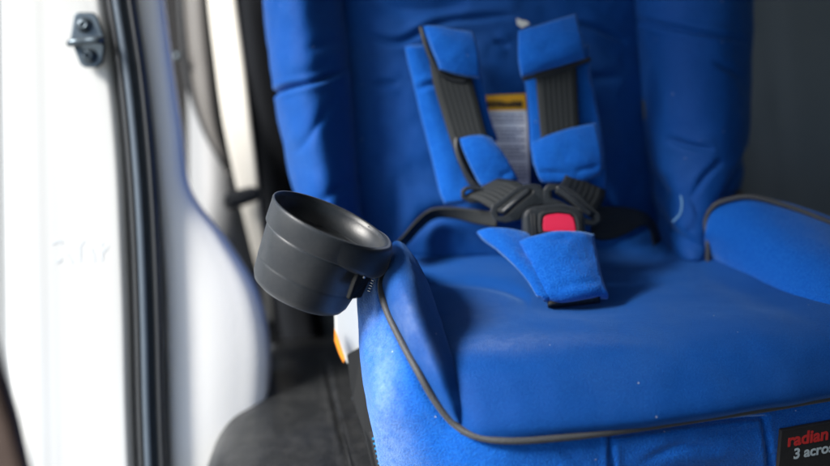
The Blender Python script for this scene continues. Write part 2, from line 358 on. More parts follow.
# faint raised stamp in the jamb paint (a little greyer than the jamb, not readable)
vs, fs = [], []
def onjamb(q):
    o_ = Vector(jamb.location) + Vector(car.location); d_ = ray(*q).normalized(); h_, l_, n_, _ = jamb.ray_cast(CAM - o_, d_)
    return l_ + o_ if h_ else P(q[0], q[1], 1.063)
for pts in (((52, 243), (58, 240), (62, 243)), ((53, 259), (57, 262), (61, 258)), ((66, 254), (70, 260), (73, 263)), ((77, 248), (81, 243), (84, 240)), ((79, 246), (79, 262)), ((90, 248), (93, 257), (94, 262)), ((100, 245), (103, 243)), ((101, 247), (101, 261)), ((102, 252), (107, 246))):
    for a, b in zip(pts[:-1], pts[1:]):
        A, B = onjamb(a), onjamb(b); d = (B - A).normalized(); s = d.cross(FWD) * .0014; k = len(vs)
        for q in (A - s, A + s, B + s, B - s): vs.append(q - FWD * .0004)
        for q in (A - s, A + s, B + s, B - s): vs.append(q + FWD * .002)
        fs += [(k, k+1, k+2, k+3), (k, k+4, k+5, k+1), (k+1, k+5, k+6, k+2), (k+2, k+6, k+7, k+3), (k+3, k+7, k+4, k)]
link('stamped_mark', vs, fs, M['stamp_paint'], car, smooth=False)
# unseen roof, far side and rear shelf of the cabin (added to shade the seat from above and from the right)
box('shade_roof', (-.60, -1.7, 1.46), (1.6, 2.3, 1.50), M['trim'], car)
box('far_side_panel', (1.56, -1.7, .1), (1.60, 2.3, 1.455), M['dark'], car)
box('rear_panel', (-.6, 2.25, .1), (1.555, 2.29, 1.455), M['dark'], car)
box('shade_dashboard', (-.6, -1.7, .1), (1.555, -1.4, .95), M['dark'], car, bev=.03)  # unseen, added to cut the skylight from ahead

# ================================================================ BENCH SEAT
bench = empty('bench_seat', (.3, 1.2, .12), 'black car bench seat with leather cushion and charcoal backrest behind the blue child seat', 'car seat')
bc = []
for v, u0, z in ((338, 276, .50), (342, 274, .545), (347, 270, .565), (356, 262, .575), (372, 250, .577), (395, 236, .577), (425, 219, .576), (466, 206, .575), (520, 198, .574), (600, 200, .574)):
    bc.append([PZ(u0, v, z - .12), PZ(u0 + 1, v, z - .05), PZ(u0 + 6, v, z - .018), PZ(u0 + 20, v, z - .005), PZ(u0 + 50, v, z), PZ(u0 + 90, v, z), PZ(u0 + 140, v, z), PZ(u0 + 250, v, z), PZ(u0 + 500, v, z), PZ(u0 + 800, v, z)])
sheet('seat_cushion', bc, M['leather'], bench, n=(110, 160), thick=.05, rr=.004, creases=[([(322, 345), (330, 385), (340, 430), (354, 480)], 1.6, .004), ([(341, 420), (372, 416)], 1.5, .003)], wr=.0015)
tube('seam_thread', [PZ(u, v, .5768) for u, v in ((325, 350), (333, 390), (343, 435), (356, 485))], .0007, M['leather'], bench)
bb = []
def BB(u, v):
    r = ray(u, v); t = (1.27 + .27 * (CAM.z - .5)) / (r.y - .27 * r.z); return t
for v, u0 in ((-50, 234), (0, 238), (50, 243), (100, 250), (150, 257), (200, 262), (250, 268), (300, 274), (360, 284)):
    row = []
    for du, dt in ((-4, .09), (0, .03), (8, 0), (22, -.005), (36, .0), (46, .03), (120, .035), (300, .03), (460, .03), (520, .01), (560, -.005), (640, -.01), (760, .0)):
        u = u0 + du; row.append(P(u, v, BB(u, v) + dt))
    bb.append(row)
sheet('side_bolster', [q[:6] + [q[5].lerp(q[6], .35) + V0(0, .02, 0)] for q in bb], M['side_leather'], bench, n=(80, 60), thick=.06, rr=.004)
bb = [[q[5] + V0(-.01, .012, 0)] + q[5:] for q in bb]
sheet('backrest', bb, M['benchcloth'], bench, n=(80, 240), thick=.10, rr=.004, wr=.002, wscale=9)

# ================================================================ SEAT BELT
belt = empty('seat_belt', P(262, 300, 1.33), 'pale grey car seat belt hanging beside the pillar with a black plastic guide on it', 'seat belt')
Lb = [P(203, -60, 1.25), P(208, 0, 1.25), (P(215, 60, 1.25)), P(223, 120, 1.25), P(233, 170, 1.25), P(242, 210, 1.25), P(252, 250, 1.27), P(262, 290, 1.30), P(266, 330, 1.32)]
Rb = [P(229, -60, 1.24), P(235, 0, 1.24), P(243, 60, 1.24), P(250, 120, 1.24), P(256, 170, 1.24), P(260, 210, 1.245), P(265, 250, 1.265), P(270, 290, 1.30), P(273, 330, 1.32)]
strap('webbing', Lb, Rb, belt, material=M['belt'])
gd = slab('belt_guide', [(222, 197), (226, 192), (252, 186), (259, 189), (260, 197), (254, 201), (229, 210), (223, 207)], 1.215, .02, M['plastic_dull'], belt, bev=.003)
tube('guide_slot', [P(228, 201, 1.213), P(242, 197, 1.212), (P(255, 192, 1.213))], .0022, M['rubber'], gd)
slab('anchor_plate', [(264, 322), (274, 322), (277, 345), (268, 350)], 1.31, .003, M['plastic_dull'], belt, bev=.001)
Mx = Matrix.Translation(P(271, 351, 1.30)) @ Matrix.Rotation(math.radians(70), 4, 'X')
lathe('anchor_bolt', [(0, .004), (.004, .0037), (.0072, .002), (.008, -.003), (.008, -.008)], Mx, M['chrome'], belt, seg=28)

# ================================================================ FRONT SEAT EDGE
fr = []
for v, e in ((300, -14), (340, -3), (380, 9), (420, 21), (466, 33), (520, 46), (580, 60)):
    fr.append([P(-160, v, .62), P(-60, v, .60), P(e - 24, v, .60), P(e - 8, v, .605), P(e - 1, v, .615), P(e, v, .64)])
o = sheet('front_seat', fr, M['brown'], None, n=(50, 60), thick=.03, rr=.002, wr=.001)
tag(o, 'dark brown edge of a front seat, out of focus in the bottom left corner', 'car seat')

# ================================================================ CHILD SEAT
cs = empty('child_car_seat', (.10, .95, .52), 'bright blue padded child car seat with grey piping and black five point harness', 'child seat')
# shell underneath: black frame, side rail, stickers
def prism(name, pts_lo, pts_hi, material, parent, bev=.004):
    n = len(pts_lo); v = list(pts_lo) + list(pts_hi)
    f = [tuple(range(n))[::-1], tuple(range(n, 2*n))] + [(i, (i+1) % n, n + (i+1) % n, n + i) for i in range(n)]
    return bevel(link(name, v, f, material, parent, smooth=False), bev)
def V(x, y, z): return Vector((x, y, z))
sh = prism('seat_shell', [V(-.012, .80, .55), V(.33, .86, .55), V(.30, 1.20, .55), V(-.03, 1.14, .55)], [V(-.012, .80, .66), V(.33, .86, .66), V(.30, 1.22, .70), V(-.03, 1.16, .70)], M['plastic_dull'], cs)
prism('shell_back', [V(-.06, 1.10, .60), V(.34, 1.18, .60), V(.33, 1.26, .60), V(-.07, 1.19, .60)], [V(-.10, 1.22, 1.15), V(.34, 1.28, 1.15), V(.33, 1.33, 1.15), V(-.11, 1.27, 1.15)], M['plastic_dull'], cs)
slab('side_panel', [(334, 300), (364, 285), (372, 350), (364, 352), (354, 366), (347, 364), (341, 350), (335, 336)], .99, .006, M['whiteplastic'], cs, bev=.002)
slab('orange_sticker', [(334.5, 328), (337.5, 336), (341.5, 348), (345, 358), (343.5, 363), (339, 354), (334.5, 341)], .982, .0012, M['orange'], cs, bev=0)
slab('side_frame', [(346, 354), (362, 345), (374, 352), (394, 480), (374, 480), (362, 430), (352, 400)], [.985, .985, .98, .93, .93, .955, .972], .02, M['matte_black'], cs, bev=.002)
tube('side_rail', [P(366, 366, .975), P(368, 385, .97), P(371, 405, .965), P(377, 425, .96), P(386, 470, .95)], .0022, M['steel'], cs)
tube('side_rail', [P(354, 398, .985), P(361, 404, .975), P(366, 414, .972), P(370, 426, .968)], .0024, M['steel'], cs)
ps = slab('sticker', [(369, 432), (378, 430), (388, 466), (392, 480), (379, 480)], [.948, .948, .932, .926, .926], .001, M['patch'], cs, bev=0)
for i in range(7):
    y = 438 + i * 5; s = (y - 438) * .23
    slab('sticker_line', [(372 + s, y), (379 + s * 1.1, y - 1.5), (379.5 + s * 1.1, y + .6), (372.5 + s, y + 2)], .944 - (y - 438) * .00045, .0006, M['cyan'], ps, bev=0)

# backrest plane
def TB(u, v, off=0):
    r = ray(u, v); n = Vector((.12, -.94, .34)).normalized(); p0 = P(530, 235, 1.078)
    return (p0 - CAM).dot(n) / r.dot(n) + off
rows = []
for v in (-50, -10, 30, 75, 120, 165, 205, 235, 262):
    rows.append([P(u, v, TB(u, v, o_)) for u, o_ in ((320, .045), (350, .022), (385, .008), (440, .0), (500, -.002), (560, .0), (610, .004), (645, .02), (685, .05))])
sheet('backrest_cushion', rows, M['knit'], cs, n=(200, 220), thick=.05, rr=.01, wr=.0028, wscale=16,
      creases=[([(368, 36), (400, 41), (440, 22), (480, 17), (520, 15)], 3, .0055), ([(494, 41), (510, 46)], 3, .003), ([(578, 22), (600, 30), (628, 42)], 3, .005),
               ([(360, 4), (420, 10), (470, 5)], 8, .004), ([(372, 82), (400, 84)], 3, .003), ([(590, 78), (625, 76)], 5, .003),
               ([(400, 244), (432, 214), (470, 206)], 6, .004), ([(600, 180), (615, 210), (640, 228)], 5, .005), ([(396, 175), (398, 245)], 7, .003), ([(470, 60), (478, 120)], 5, .002)])
# left torso wing
rows = []
for v, a, b in ((-50, 258, 338), (0, 262, 343), (50, 267, 349), (100, 273, 354), (130, 279, 356), (160, 287, 358), (200, 297, 361), (235, 310, 368), (275, 325, 380)):
    w_ = b - a; bt = 1.10
    rows.append([P(a + 10, v, 1.16), P(a + 1, v, 1.10), P(a + w_*.08, v, 1.055), P(a + w_*.28, v, 1.025), P(a + w_*.52, v, 1.018), P(a + w_*.76, v, 1.035), P(a + w_*.94, v, 1.062), P(b + 3, v, 1.11), P(b + 6, v, 1.14)])
sheet('side_wing', rows, M['knit'], cs, n=(200, 120), thick=.03, rr=.004, wr=.002, wscale=16,
      creases=[([(266, 98), (285, 88), (320, 80), (350, 68)], 2.2, .0065), ([(270, 94), (300, 80), (352, 60)], 8, .003), ([(335, 100), (310, 135), (295, 155)], 4, .0018), ([(358, 175), (330, 195), (310, 215)], 5, .002), ([(305, 50), (345, 40)], 5, .0015)])
# right torso wing
rows = []
for v, a, b in ((-50, 626, 755), (0, 631, 753), (50, 635, 752), (100, 640, 751), (140, 644, 749), (175, 648, 743), (205, 653, 733), (235, 658, 722), (262, 664, 716)):
    w_ = b - a
    rows.append([P(a - 10, v, 1.19), P(a - 1, v, 1.15), P(a + 3, v, 1.105), P(a + w_*.22, v, 1.065), P(a + w_*.50, v, 1.045), P(a + w_*.78, v, 1.045), P(a + w_*.96, v, 1.07), P(b, v, 1.11), P(b - 4, v, 1.17)])
sheet('side_wing', rows, M['knit'], cs, n=(200, 140), thick=.03, rr=.004, wr=.002, wscale=16,
      creases=[([(632, 20), (670, 27), (710, 34), (750, 41)], 2.4, .006), ([(712, 62), (728, 68), (742, 76)], 3, .0035), ([(664, 138), (690, 146), (714, 150)], 3, .004), ([(690, 200), (702, 180), (716, 166), (722, 160)], 3, .0035),
               ([(750, 146), (738, 172), (722, 200)], 3, .006), ([(652, 205), (672, 232), (704, 250)], 5, .004), ([(650, 170), (668, 200)], 5, .003)])
tube('loose_thread', [P(681, 196, 1.04), P(682, 205, 1.036), P(680, 214, 1.036), P(673, 222, 1.04)], .0009, M['threadwhite'], cs)
slab('shell_glint', [(642.5, 100), (645, 101), (646, 118), (644, 120)], 1.0995, .002, M['steel'], cs, bev=.0005)  # steel sliver standing in for a lit highlight in the gap

# seat cushion
cr = [
 [(370, 232, .722), (420, 226, .722), (490, 224, .722), (565, 222, .722), (650, 224, .724), (730, 236, .73)],
 [(392, 262, .716), (435, 258, .714), (495, 260, .713), (570, 262, .713), (655, 262, .715), (735, 266, .722)],
 [(420, 300, .722), (458, 298, .720), (515, 298, .719), (590, 298, .718), (685, 294, .720), (800, 290, .722)],
 [(440, 336, .728), (474, 334, .729), (532, 334, .729), (615, 330, .729), (715, 322, .728), (850, 316, .727)],
 [(449, 366, .722), (482, 366, .7235), (545, 366, .7235), (633, 360, .7235), (742, 348, .7235), (885, 338, .722)],
 [(455, 398, .706), (486, 400, .707), (552, 400, .707), (645, 394, .707), (760, 380, .707), (900, 362, .706)],
 [(458, 422, .690), (488, 426, .692), (555, 426, .692), (650, 419, .692), (768, 403, .692), (910, 380, .690)],
 [(460, 436, .680), (490, 442, .680), (558, 439, .680), (652, 429, .680), (774, 409, .680), (915, 386, .680)]]
sheet('seat_cushion', [[PZ(*p) for p in r] for r in cr], M['knit'], cs, n=(220, 240), thick=.05, rr=.004, sides='b', wr=.0016, wscale=11,
      creases=[([(410, 282), (470, 282), (510, 290), (530, 300)], 5, .004), ([(610, 300), (650, 285), (700, 280)], 10, .002), ([(500, 250), (560, 246), (640, 250)], 8, .002), ([(690, 272), (730, 285), (780, 305), (835, 325)], 12, .002)],
      wear_highlight=[(500, 346, 48, 9, .34), (580, 341, 60, 7, .14), (480, 315, 30, 18, .22)], puffs=[(520, 345, 90, 14, .002), (575, 306, 55, 10, -.004)])
# left bolster (inside the piping)
br = [
 [(392, 246, .765), (394, 243, .770), (397, 242, .772), (401, 243, .770), (405, 247, .762), (402, 262, .72)],
 [(386, 266, .765), (391, 259, .776), (400, 255, .780), (410, 257, .776), (418, 265, .760), (412, 292, .715)],
 [(381, 285, .760), (389, 281, .772), (403, 279, .777), (418, 281, .772), (430, 290, .752), (424, 325, .715)],
 [(386, 308, .750), (394, 306, .760), (410, 306, .765), (426, 308, .760), (439, 315, .742), (433, 345, .714)],
 [(400, 338, .735), (407, 337, .743), (422, 338, .747), (436, 340, .743), (449, 345, .730), (443, 368, .708)],
 [(418, 371, .720), (424, 370, .725), (436, 371, .728), (447, 372, .725), (458, 375, .716), (453, 392, .698)],
 [(435, 400, .702), (440, 400, .706), (448, 401, .708), (456, 402, .706), (464, 405, .700), (459, 416, .684)],
 [(452, 421, .689), (454, 421, .691), (458, 422, .692), (462, 423, .690), (466, 426, .686), (464, 434, .676)]]
sheet('side_bolster', [[PZ(*p) for p in r] for r in br], M['knit'], cs, n=(160, 80), thick=.0025, rr=.001, sides='', wr=.001, wscale=20, wear_highlight=[(408, 318, 14, 26, .55), (432, 352, 12, 20, .3)])
# outer cover (outside the piping): side and front apron, one continuous cloth
pip = [(398, 246, .765), (386, 266, .765), (381, 285, .760), (386, 308, .750), (400, 338, .735), (418, 371, .720), (435, 400, .702), (454, 423, .687), (478, 436, .681),
       (512, 440, .680), (560, 437, .680), (620, 430, .680), (700, 418, .680), (765, 408, .680), (830, 397, .680), (915, 385, .680)]
sil = [(366, 262), (361, 276), (358, 300), (359, 330), (364, 362), (371, 392), (378, 420), (392, 452), (466, 480)]
oc = []
for i, (u, v, z) in enumerate(pip):
    p = PZ(u, v, z)
    if i < 8:
        su, sv = sil[i]; f = i / 7
        a = PY(u * .62 + su * .38, v * .72 + sv * .28 + 1, p.y + .001); b = PY(u * .25 + su * .75, v * .42 + sv * .58, p.y + .006)
        c = PY(su, sv, p.y + .014); d = c + V(.003, .008, -.05); e = c + V(.016 , .02, -.11)
        mid = p.lerp(a, .5) + V(0, -.002, .002)
        oc.append([p, mid, a, b, c, d, e])
    else:
        k = [(0, 0), (-.002, -.007), (-.004, -.016), (-.006, -.036), (-.004, -.065), (.002, -.10), (.01, -.15)]
        oc.append([p + V(0, y, zz) + (V(-.02, .02, 0) * (1 if i == 8 else .2 if i == 9 else 0) * min(1, abs(zz) / .1)) for y, zz in k])
pocket = [(612, 470), (611, 440), (618, 436), (690, 425), (757, 418), (764, 424), (770, 470)]
r6 = [q - oc[6][0] for q in oc[6]]; r10 = [q - oc[10][0] for q in oc[10]]
for i_, f_ in ((7, .42), (8, .72), (9, .93)):
    oc[i_] = [oc[i_][0] + a_.lerp(b_, f_) for a_, b_ in zip(r6, r10)]
ocs = sheet('outer_cover', oc, M['melange'], cs, n=(320, 110), thick=.006, rr=.001, sides='', wr=.0012, wscale=22,
      creases=[(pocket, 2.2, .0035, 1), ([(640, 462), (680, 445), (720, 450)], 5, .002), ([(560, 450), (590, 470)], 5, .0012)], puffs=[(690, 450, 55, 16, .0035)], wear_highlight=[(366, 300, 12, 40, .5), (383, 390, 15, 70, .6), (396, 460, 20, 40, .5)])  # pale patches: fuzz, plus the lit outer side painted into the cloth
# piping
pp = [PZ(u, v, z + .002) + V(0, -.0015, 0) for u, v, z in pip]
tube('piping', pp, .0026, M['piping'], cs, n=220)
# right armrest
top = [(706, 222, 1.045), (713, 208, 1.04), (727, 201, 1.035), (752, 198, 1.028), (790, 208, 1.018), (830, 223, 1.004), (880, 245, .985), (930, 268, .96)]
bot = [(705, 258, 1.055), (712, 262, 1.048), (728, 270, 1.03), (752, 281, 1.005), (790, 297, .968), (832, 315, .932), (880, 340, .90), (930, 366, .87)]
ar = [[], [], [], [], [], [], []]
for (a, b, c), (d, e, f) in zip(top, bot):
    A = P(a, b, c); B = P(d, e, f); nn = Vector((-.35, -.7, .45)).normalized()
    ar[0].append(A + V(.03, .045, -.03)); ar[1].append(A + V(.008, .010, -.001))
    for k, s in ((2, 0.0), (3, .22), (4, .5), (5, .8), (6, 1.0)):
        ar[k].append(A.lerp(B, s) + nn * .012 * math.sin(math.pi * s))
ar = [list(r) for r in ar]; ar.append([P(d, e, f) + V(0, .012, -.03) for d, e, f in bot])
sheet('side_bolster', ar, M['melange'], cs, n=(100, 160), thick=.02, rr=.004, sides='l', wr=.0012, wscale=16)
tube('piping', [P(708, 262, 1.043), P(708, 240, 1.040)] + [P(u, v - 1, t - .004) for u, v, t in top], .0022, M['piping'], cs, n=160)
strap('fabric_tab', [P(727, 206, 1.08), P(735, 191, 1.08), P(740, 190, 1.08), P(752, 200, 1.08)], [P(733, 210, 1.075), P(738, 197, 1.075), P(742, 196, 1.075), P(750, 206, 1.075)], cs, material=M['piping'])

# ---------------------------------------------------------------- harness
def pad(name, quad, t, parent, thick=.006, n=(60, 50), crs=(), wr=.0012, material=None, rr=.0045, bulge=.004):
    """soft folded pad from rows of photo points (left..right), bulging forwards"""
    rws = []
    R_ = len(quad)
    for i, r in enumerate(quad):
        tt = t[i] if hasattr(t, '__len__') else t
        C_ = len(r); rws.append([P(u, v, tt - bulge * (1 - (2 * j / (C_ - 1) - 1)**2)) for j, (u, v) in enumerate(r)])
    return sheet(name, rws, material or M['melange'], parent, n=n, thick=thick, rr=rr, creases=crs, wr=wr, wscale=30)
# left shoulder
lp = pad('shoulder_pad', [[(403, 46), (413, 44), (430, 42)], [(407, 66), (420, 66), (440, 66)], [(413, 88), (428, 88), (448, 88)], [(420, 118), (436, 118), (456, 118)], [(429, 152), (446, 152), (466, 152)], [(438, 190), (456, 188), (482, 186)], [(444, 205), (462, 203), (486, 198)]],
         [1.052, 1.05, 1.05, 1.048, 1.045, 1.04, 1.04], cs, crs=[([(416, 90), (430, 84), (445, 84)], 2.5, .004), ([(470, 182), (485, 192)], 4, .003)])
pad('pad_edge', [[(466, 70), (474, 70), (481, 70)], [(470, 92), (478, 92), (486, 92)], [(474, 115), (483, 115), (491, 115)], [(480, 140), (490, 140), (499, 140)]], 1.047, lp, n=(30, 20), rr=.002)
strap('harness_strap', [P(428, 52, 1.038), P(433, 82, 1.038), P(441, 110, 1.038), P(451, 142, 1.036), P(462, 172, 1.032), P(470, 186, 1.03)], [P(466, 44, 1.036), P(472, 78, 1.036), P(479, 104, 1.036), P(487, 134, 1.034), P(500, 165, 1.03), P(506, 184, 1.028)], cs)
pad('pad_flap', [[(421, 24), (436, 24), (456, 28), (474, 30)], [(426, 38), (440, 38), (460, 40), (478, 42)], [(432, 56), (446, 57), (464, 59), (481, 60)], [(438, 71), (450, 74), (466, 77), (482, 79)]], [1.035, 1.028, 1.026, 1.03], lp, crs=[([(424, 26), (430, 48), (440, 68)], 2, .002)])
tube('pad_trim', [P(421, 27, 1.036), P(425, 42, 1.034), P(432, 60, 1.033), P(440, 72, 1.034), P(452, 79, 1.036), P(466, 81, 1.036)], .0024, M['rubber'], lp)
pad('pad_flap', [[(458, 137), (470, 134), (483, 133), (493, 136)], [(462, 150), (475, 147), (492, 147), (504, 151)], [(469, 167), (482, 164), (500, 162), (513, 166)], [(478, 185), (490, 184), (508, 181), (520, 179)], [(486, 192), (497, 191), (508, 188), (515, 184)]], [1.026, 1.020, 1.018, 1.02, 1.024], lp, crs=[([(500, 176), (512, 172)], 3, .0015)])
tube('pad_trim', [P(457, 138, 1.03), P(457, 150, 1.028), P(463, 166, 1.026), P(472, 181, 1.026), P(482, 191, 1.026)], .0028, M['rubber'], lp)
# right shoulder
rp = pad('shoulder_pad', [[(521, 58), (550, 50), (590, 44)], [(524, 78), (560, 74), (592, 68)], [(527, 100), (562, 98), (596, 94)], [(529, 125), (566, 124), (601, 120)], [(531, 150), (568, 150), (605, 148)], [(540, 170), (575, 176), (607, 176)], [(580, 190), (596, 196), (606, 194)]],
         [1.05, 1.05, 1.048, 1.046, 1.042, 1.035, 1.036], cs, crs=[([(590, 64), (596, 90)], 3, .003)])
strap('harness_strap', [P(534, 62, 1.036), P(536, 80, 1.036), P(538, 105, 1.036), P(541, 138, 1.034), P(546, 170, 1.03), P(548, 186, 1.028)], [P(576, 54, 1.036), P(577, 74, 1.036), P(578, 98, 1.036), P(580, 130, 1.034), P(584, 165, 1.03), P(586, 182, 1.028)], cs)
pad('pad_flap', [[(517, 29), (535, 24), (558, 17), (577, 12)], [(517, 45), (537, 41), (561, 34), (581, 28)], [(518, 62), (539, 58), (565, 52), (585, 45)], [(521, 78), (540, 73), (566, 66), (588, 59)]], [1.036, 1.028, 1.026, 1.03], rp, crs=[([(530, 74), (585, 56)], 4, .0015)])
tube('pad_trim', [P(523, 79, 1.038), P(545, 74, 1.036), P(570, 67, 1.036), P(590, 59, 1.038)], .0022, M['rubber'], rp)
pad('pad_flap', [[(528, 142), (545, 134), (570, 126), (597, 121)], [(531, 152), (548, 148), (575, 143), (601, 138)], [(534, 166), (552, 166), (578, 162), (604, 156)], [(538, 180), (554, 181), (580, 178), (604, 170)], [(541, 184), (556, 185), (580, 182), (602, 176)]], [1.026, 1.018, 1.014, 1.016, 1.022], rp, crs=[([(536, 172), (570, 174)], 3, .0015), ([(575, 172), (600, 166)], 3, .002)])
pad('pad_edge', [[(583, 172), (594, 170), (606, 166)], [(586, 182), (597, 180), (607, 177)], [(589, 191), (598, 193), (606, 192)]], 1.032, rp, n=(24, 24), rr=.003)
slab('white_tag', [(517, 18), (522, 20), (527, 21), (530, 24), (522, 28), (517, 24)], 1.050, .001, M['whiteplastic'], cs, bev=.0003)
# hip straps
strap('hip_strap', [P(394, 246, 1.02), P(404, 236, 1.03), P(418, 220, 1.04), P(432, 210, 1.045), P(452, 208, 1.035), P(478, 210, 1.02), P(498, 212, 1.012)],
      [P(402, 249, 1.05), P(410, 242, 1.055), P(423, 228, 1.06), P(436, 219, 1.058), P(454, 219, 1.045), P(476, 224, 1.025), P(496, 227, 1.012)], cs)
strap('hip_strap', [P(592, 206, 1.012), P(606, 206, 1.02), P(625, 207, 1.04), P(644, 212, 1.06), P(655, 222, 1.075), P(662, 240, 1.08)],
      [P(592, 236, 1.0), P(604, 240, 1.006), P(622, 236, 1.018), P(640, 226, 1.035), P(650, 228, 1.05), P(655, 246, 1.06)], cs)
# webbing ends passing the tongues (thick folded ribbed webbing)
strap('strap_fold', [P(462, 196, 1.014), P(476, 200, 1.004), P(490, 208, .995), P(502, 214, .991), P(506, 216, .997)], [P(498, 178, 1.012), P(512, 180, 1.002), P(522, 184, .995), P(530, 190, .991), P(533, 193, .997)], cs, wr=0)
strap('strap_fold', [P(566, 174, 1.012), P(563, 180, 1.003), P(560, 185, .994), P(556, 190, .990), P(554, 193, .997)], [P(606, 190, 1.016), P(604, 200, 1.006), P(599, 209, .996), P(593, 216, .990), P(590, 218, .997)], cs)
slab('tongue_hub', [(526, 187), (534, 184), (541, 185), (544, 190), (547, 186), (552, 185), (552, 192), (553, 206), (540, 208), (524, 212), (512, 219), (506, 216), (520, 205), (530, 197)], .9935, .004, M['plastic'], cs, bev=.001)
# tongues
def loop_part(name, outer, inner, t, thick, material, parent, bev=.0012):
    """plate with a slot: outer and inner outlines with the same number of points"""
    n = len(outer); f = [P(u, v, t) for u, v in outer] + [P(u, v, t) for u, v in inner]; b = [p + FWD * thick for p in f]
    v = f + b; m = 2 * n; fs = []
    for i in range(n):
        j = (i + 1) % n
        fs += [(i, j, n + j, n + i), (m + i, m + n + i, m + n + j, m + j), (i, m + i, m + j, j), (n + i, n + j, m + n + j, m + n + i)]
    return bevel(link(name, v, fs, material, parent, smooth=False), bev)
loop_part('buckle_tongue', [(490, 212), (492, 205), (500, 200), (516, 188), (526, 184), (537, 184), (543, 190), (546, 204), (536, 207), (528, 212), (520, 220), (506, 223), (495, 221)],
          [(497, 212), (498, 208), (503, 205), (517, 193), (524, 190), (530, 189), (533, 190), (532, 193), (528, 196), (518, 204), (510, 212), (504, 216), (499, 216)], .992, .004, M['plastic'], cs)
loop_part('buckle_tongue', [(543, 206), (543, 190), (547, 185), (556, 184), (566, 186), (580, 195), (592, 207), (600, 214), (601, 221), (594, 226), (585, 225), (574, 216), (562, 208)],
          [(551, 198), (550, 192), (553, 190), (558, 190), (565, 192), (576, 200), (588, 211), (594, 216), (595, 219), (592, 220), (586, 218), (575, 209), (560, 201)], .992, .004, M['plastic'], cs)
tube('tongue_bar', [P(503, 212, .986), P(515, 202, .984), P(529, 191, .986)], .0026, M['plastic'], cs)
tube('tongue_bar', [P(557, 187, .988), P(574, 200, .986), P(590, 214, .988)], .0026, M['plastic'], cs)
loop_part('strap_keeper', [(461, 190), (466, 186), (480, 187), (492, 190), (493, 199), (488, 203), (470, 203), (461, 198)], [(465, 193), (468, 190), (479, 190), (487, 192), (488, 197), (485, 199), (471, 199), (465, 196)], 1.008, .004, M['plastic'], cs)
# buckle body
bk = slab('buckle', [(523, 214), (528, 208), (536, 206), (560, 204), (572, 206), (580, 209), (585, 215), (586, 232), (584, 250), (530, 252), (524, 238)], .980, .022, M['plastic'], cs, bev=.0035)
loop_part('button_bezel', [(539, 214), (543, 211), (558, 209), (572, 211), (578, 215), (580, 224), (581, 233), (559, 233), (539, 233), (538, 224)], [(542.5, 216), (546, 213.5), (558, 212), (571, 213.5), (575, 217), (576.5, 224), (577, 231), (559, 231), (542.5, 231), (541.5, 224)], .9765, .004, M['plastic_dull'], bk, bev=.0006)
slab('button', [(543, 217), (547, 214.5), (558, 213), (570, 214.5), (574, 218), (576, 226), (577, 236), (543, 236), (542, 226)], .9775, .004, M['red'], bk, bev=.0014)
for s in (0, 1):
    tube('buckle_rib', [P(531 + s * 3, 214, .9785), P(532 + s * 3, 225, .9775), P(533 + s * 3, 238, .9785)], .0006, M['plastic_dull'], bk)
# buckle pad
bp_ = pad('crotch_pad', [[(514, 240), (530, 233), (556, 228), (580, 228), (598, 231)], [(520, 252), (536, 247), (560, 243), (582, 244), (600, 248)], [(528, 268), (543, 264), (565, 261), (586, 262), (604, 266)], [(535, 284), (550, 282), (570, 279), (590, 279), (608, 282)], [(540, 300), (555, 301), (573, 299), (592, 296), (612, 294)]],
          [.970, .962, .954, .947, .942], cs, thick=.010, n=(80, 80), rr=.008, bulge=.008, wr=.0015, crs=[([(545, 240), (575, 236)], 4, .001), ([(560, 285), (600, 282)], 4, .0012)])
pad('pad_flap', [[(475, 229), (490, 226), (510, 227), (530, 232)], [(483, 238), (500, 236), (518, 238), (536, 242)], [(497, 249), (512, 249), (526, 252), (542, 256)], [(511, 263), (522, 264), (534, 266), (548, 270)], [(525, 280), (533, 281), (543, 282), (554, 284)], [(536, 298), (542, 298), (549, 298), (558, 298)]], [.984, .975, .966, .957, .949, .942], bp_, n=(60, 40), rr=.004)
strap('crotch_strap', [P(552, 284, .948), P(550, 296, .944), P(548, 305, .944), P(548, 309, .956)], [P(598, 278, .948), P(599, 289, .944), P(600, 299, .944), P(600, 303, .956)], cs, thick=.004)
# warning label on the backrest
def tl(u, v): return TB(u, v) - .0085
def lab(name, quad, mt, parent, off, th=.0006):
    return slab(name, quad, [tl(u, v) - off for u, v in quad], th, mt, parent, bev=0)
wl = lab('warning_label', [(485, 110), (526.5, 109), (530, 190), (490, 190)], M['paper'], cs, 0)
hd = lab('label_header', [(484, 95.5), (525.5, 93.5), (526.6, 110), (484.9, 111)], M['yellow'], wl, .0006, .0008)
x = 487.5
for wd in (3, 1.2, 2.4, 1.2, 2.6, 2.2, 3.0, 1.2, 2.6, 2.2, 1.4, 3.0, 2.2):
    if x + wd > 523: break
    h0, h1 = (101, 107.5) if random.random() < .6 else (102.2, 107.5)
    lab('print_mark', [(x, h0), (x + wd, h0 - .15), (x + wd, h1 - .15), (x, h1)], M['ink'], hd, .0014, .0005); x += wd + .55
vs, fs = [], []
for i in range(19):
    y = 114 + i * 3.6
    if i in (3, 8, 13): continue
    xx = 488.5 + i * .2; end = 524 + i * .18 - (random.random() * 9 if i % 4 == 2 else 0)
    while xx < end - 1:
        wd = random.uniform(1.5, 5); q = [(xx, y), (min(xx + wd, end), y - .1), (min(xx + wd, end), y + 1.5), (xx, y + 1.6)]
        k = len(vs); vs += [P(u, v, tl(u, v) - .0008) for u, v in q]; fs.append((k, k+1, k+2, k+3)); xx += wd + random.uniform(.7, 1.3)
link('print_lines', vs, fs, M['greyink'], wl, smooth=False)
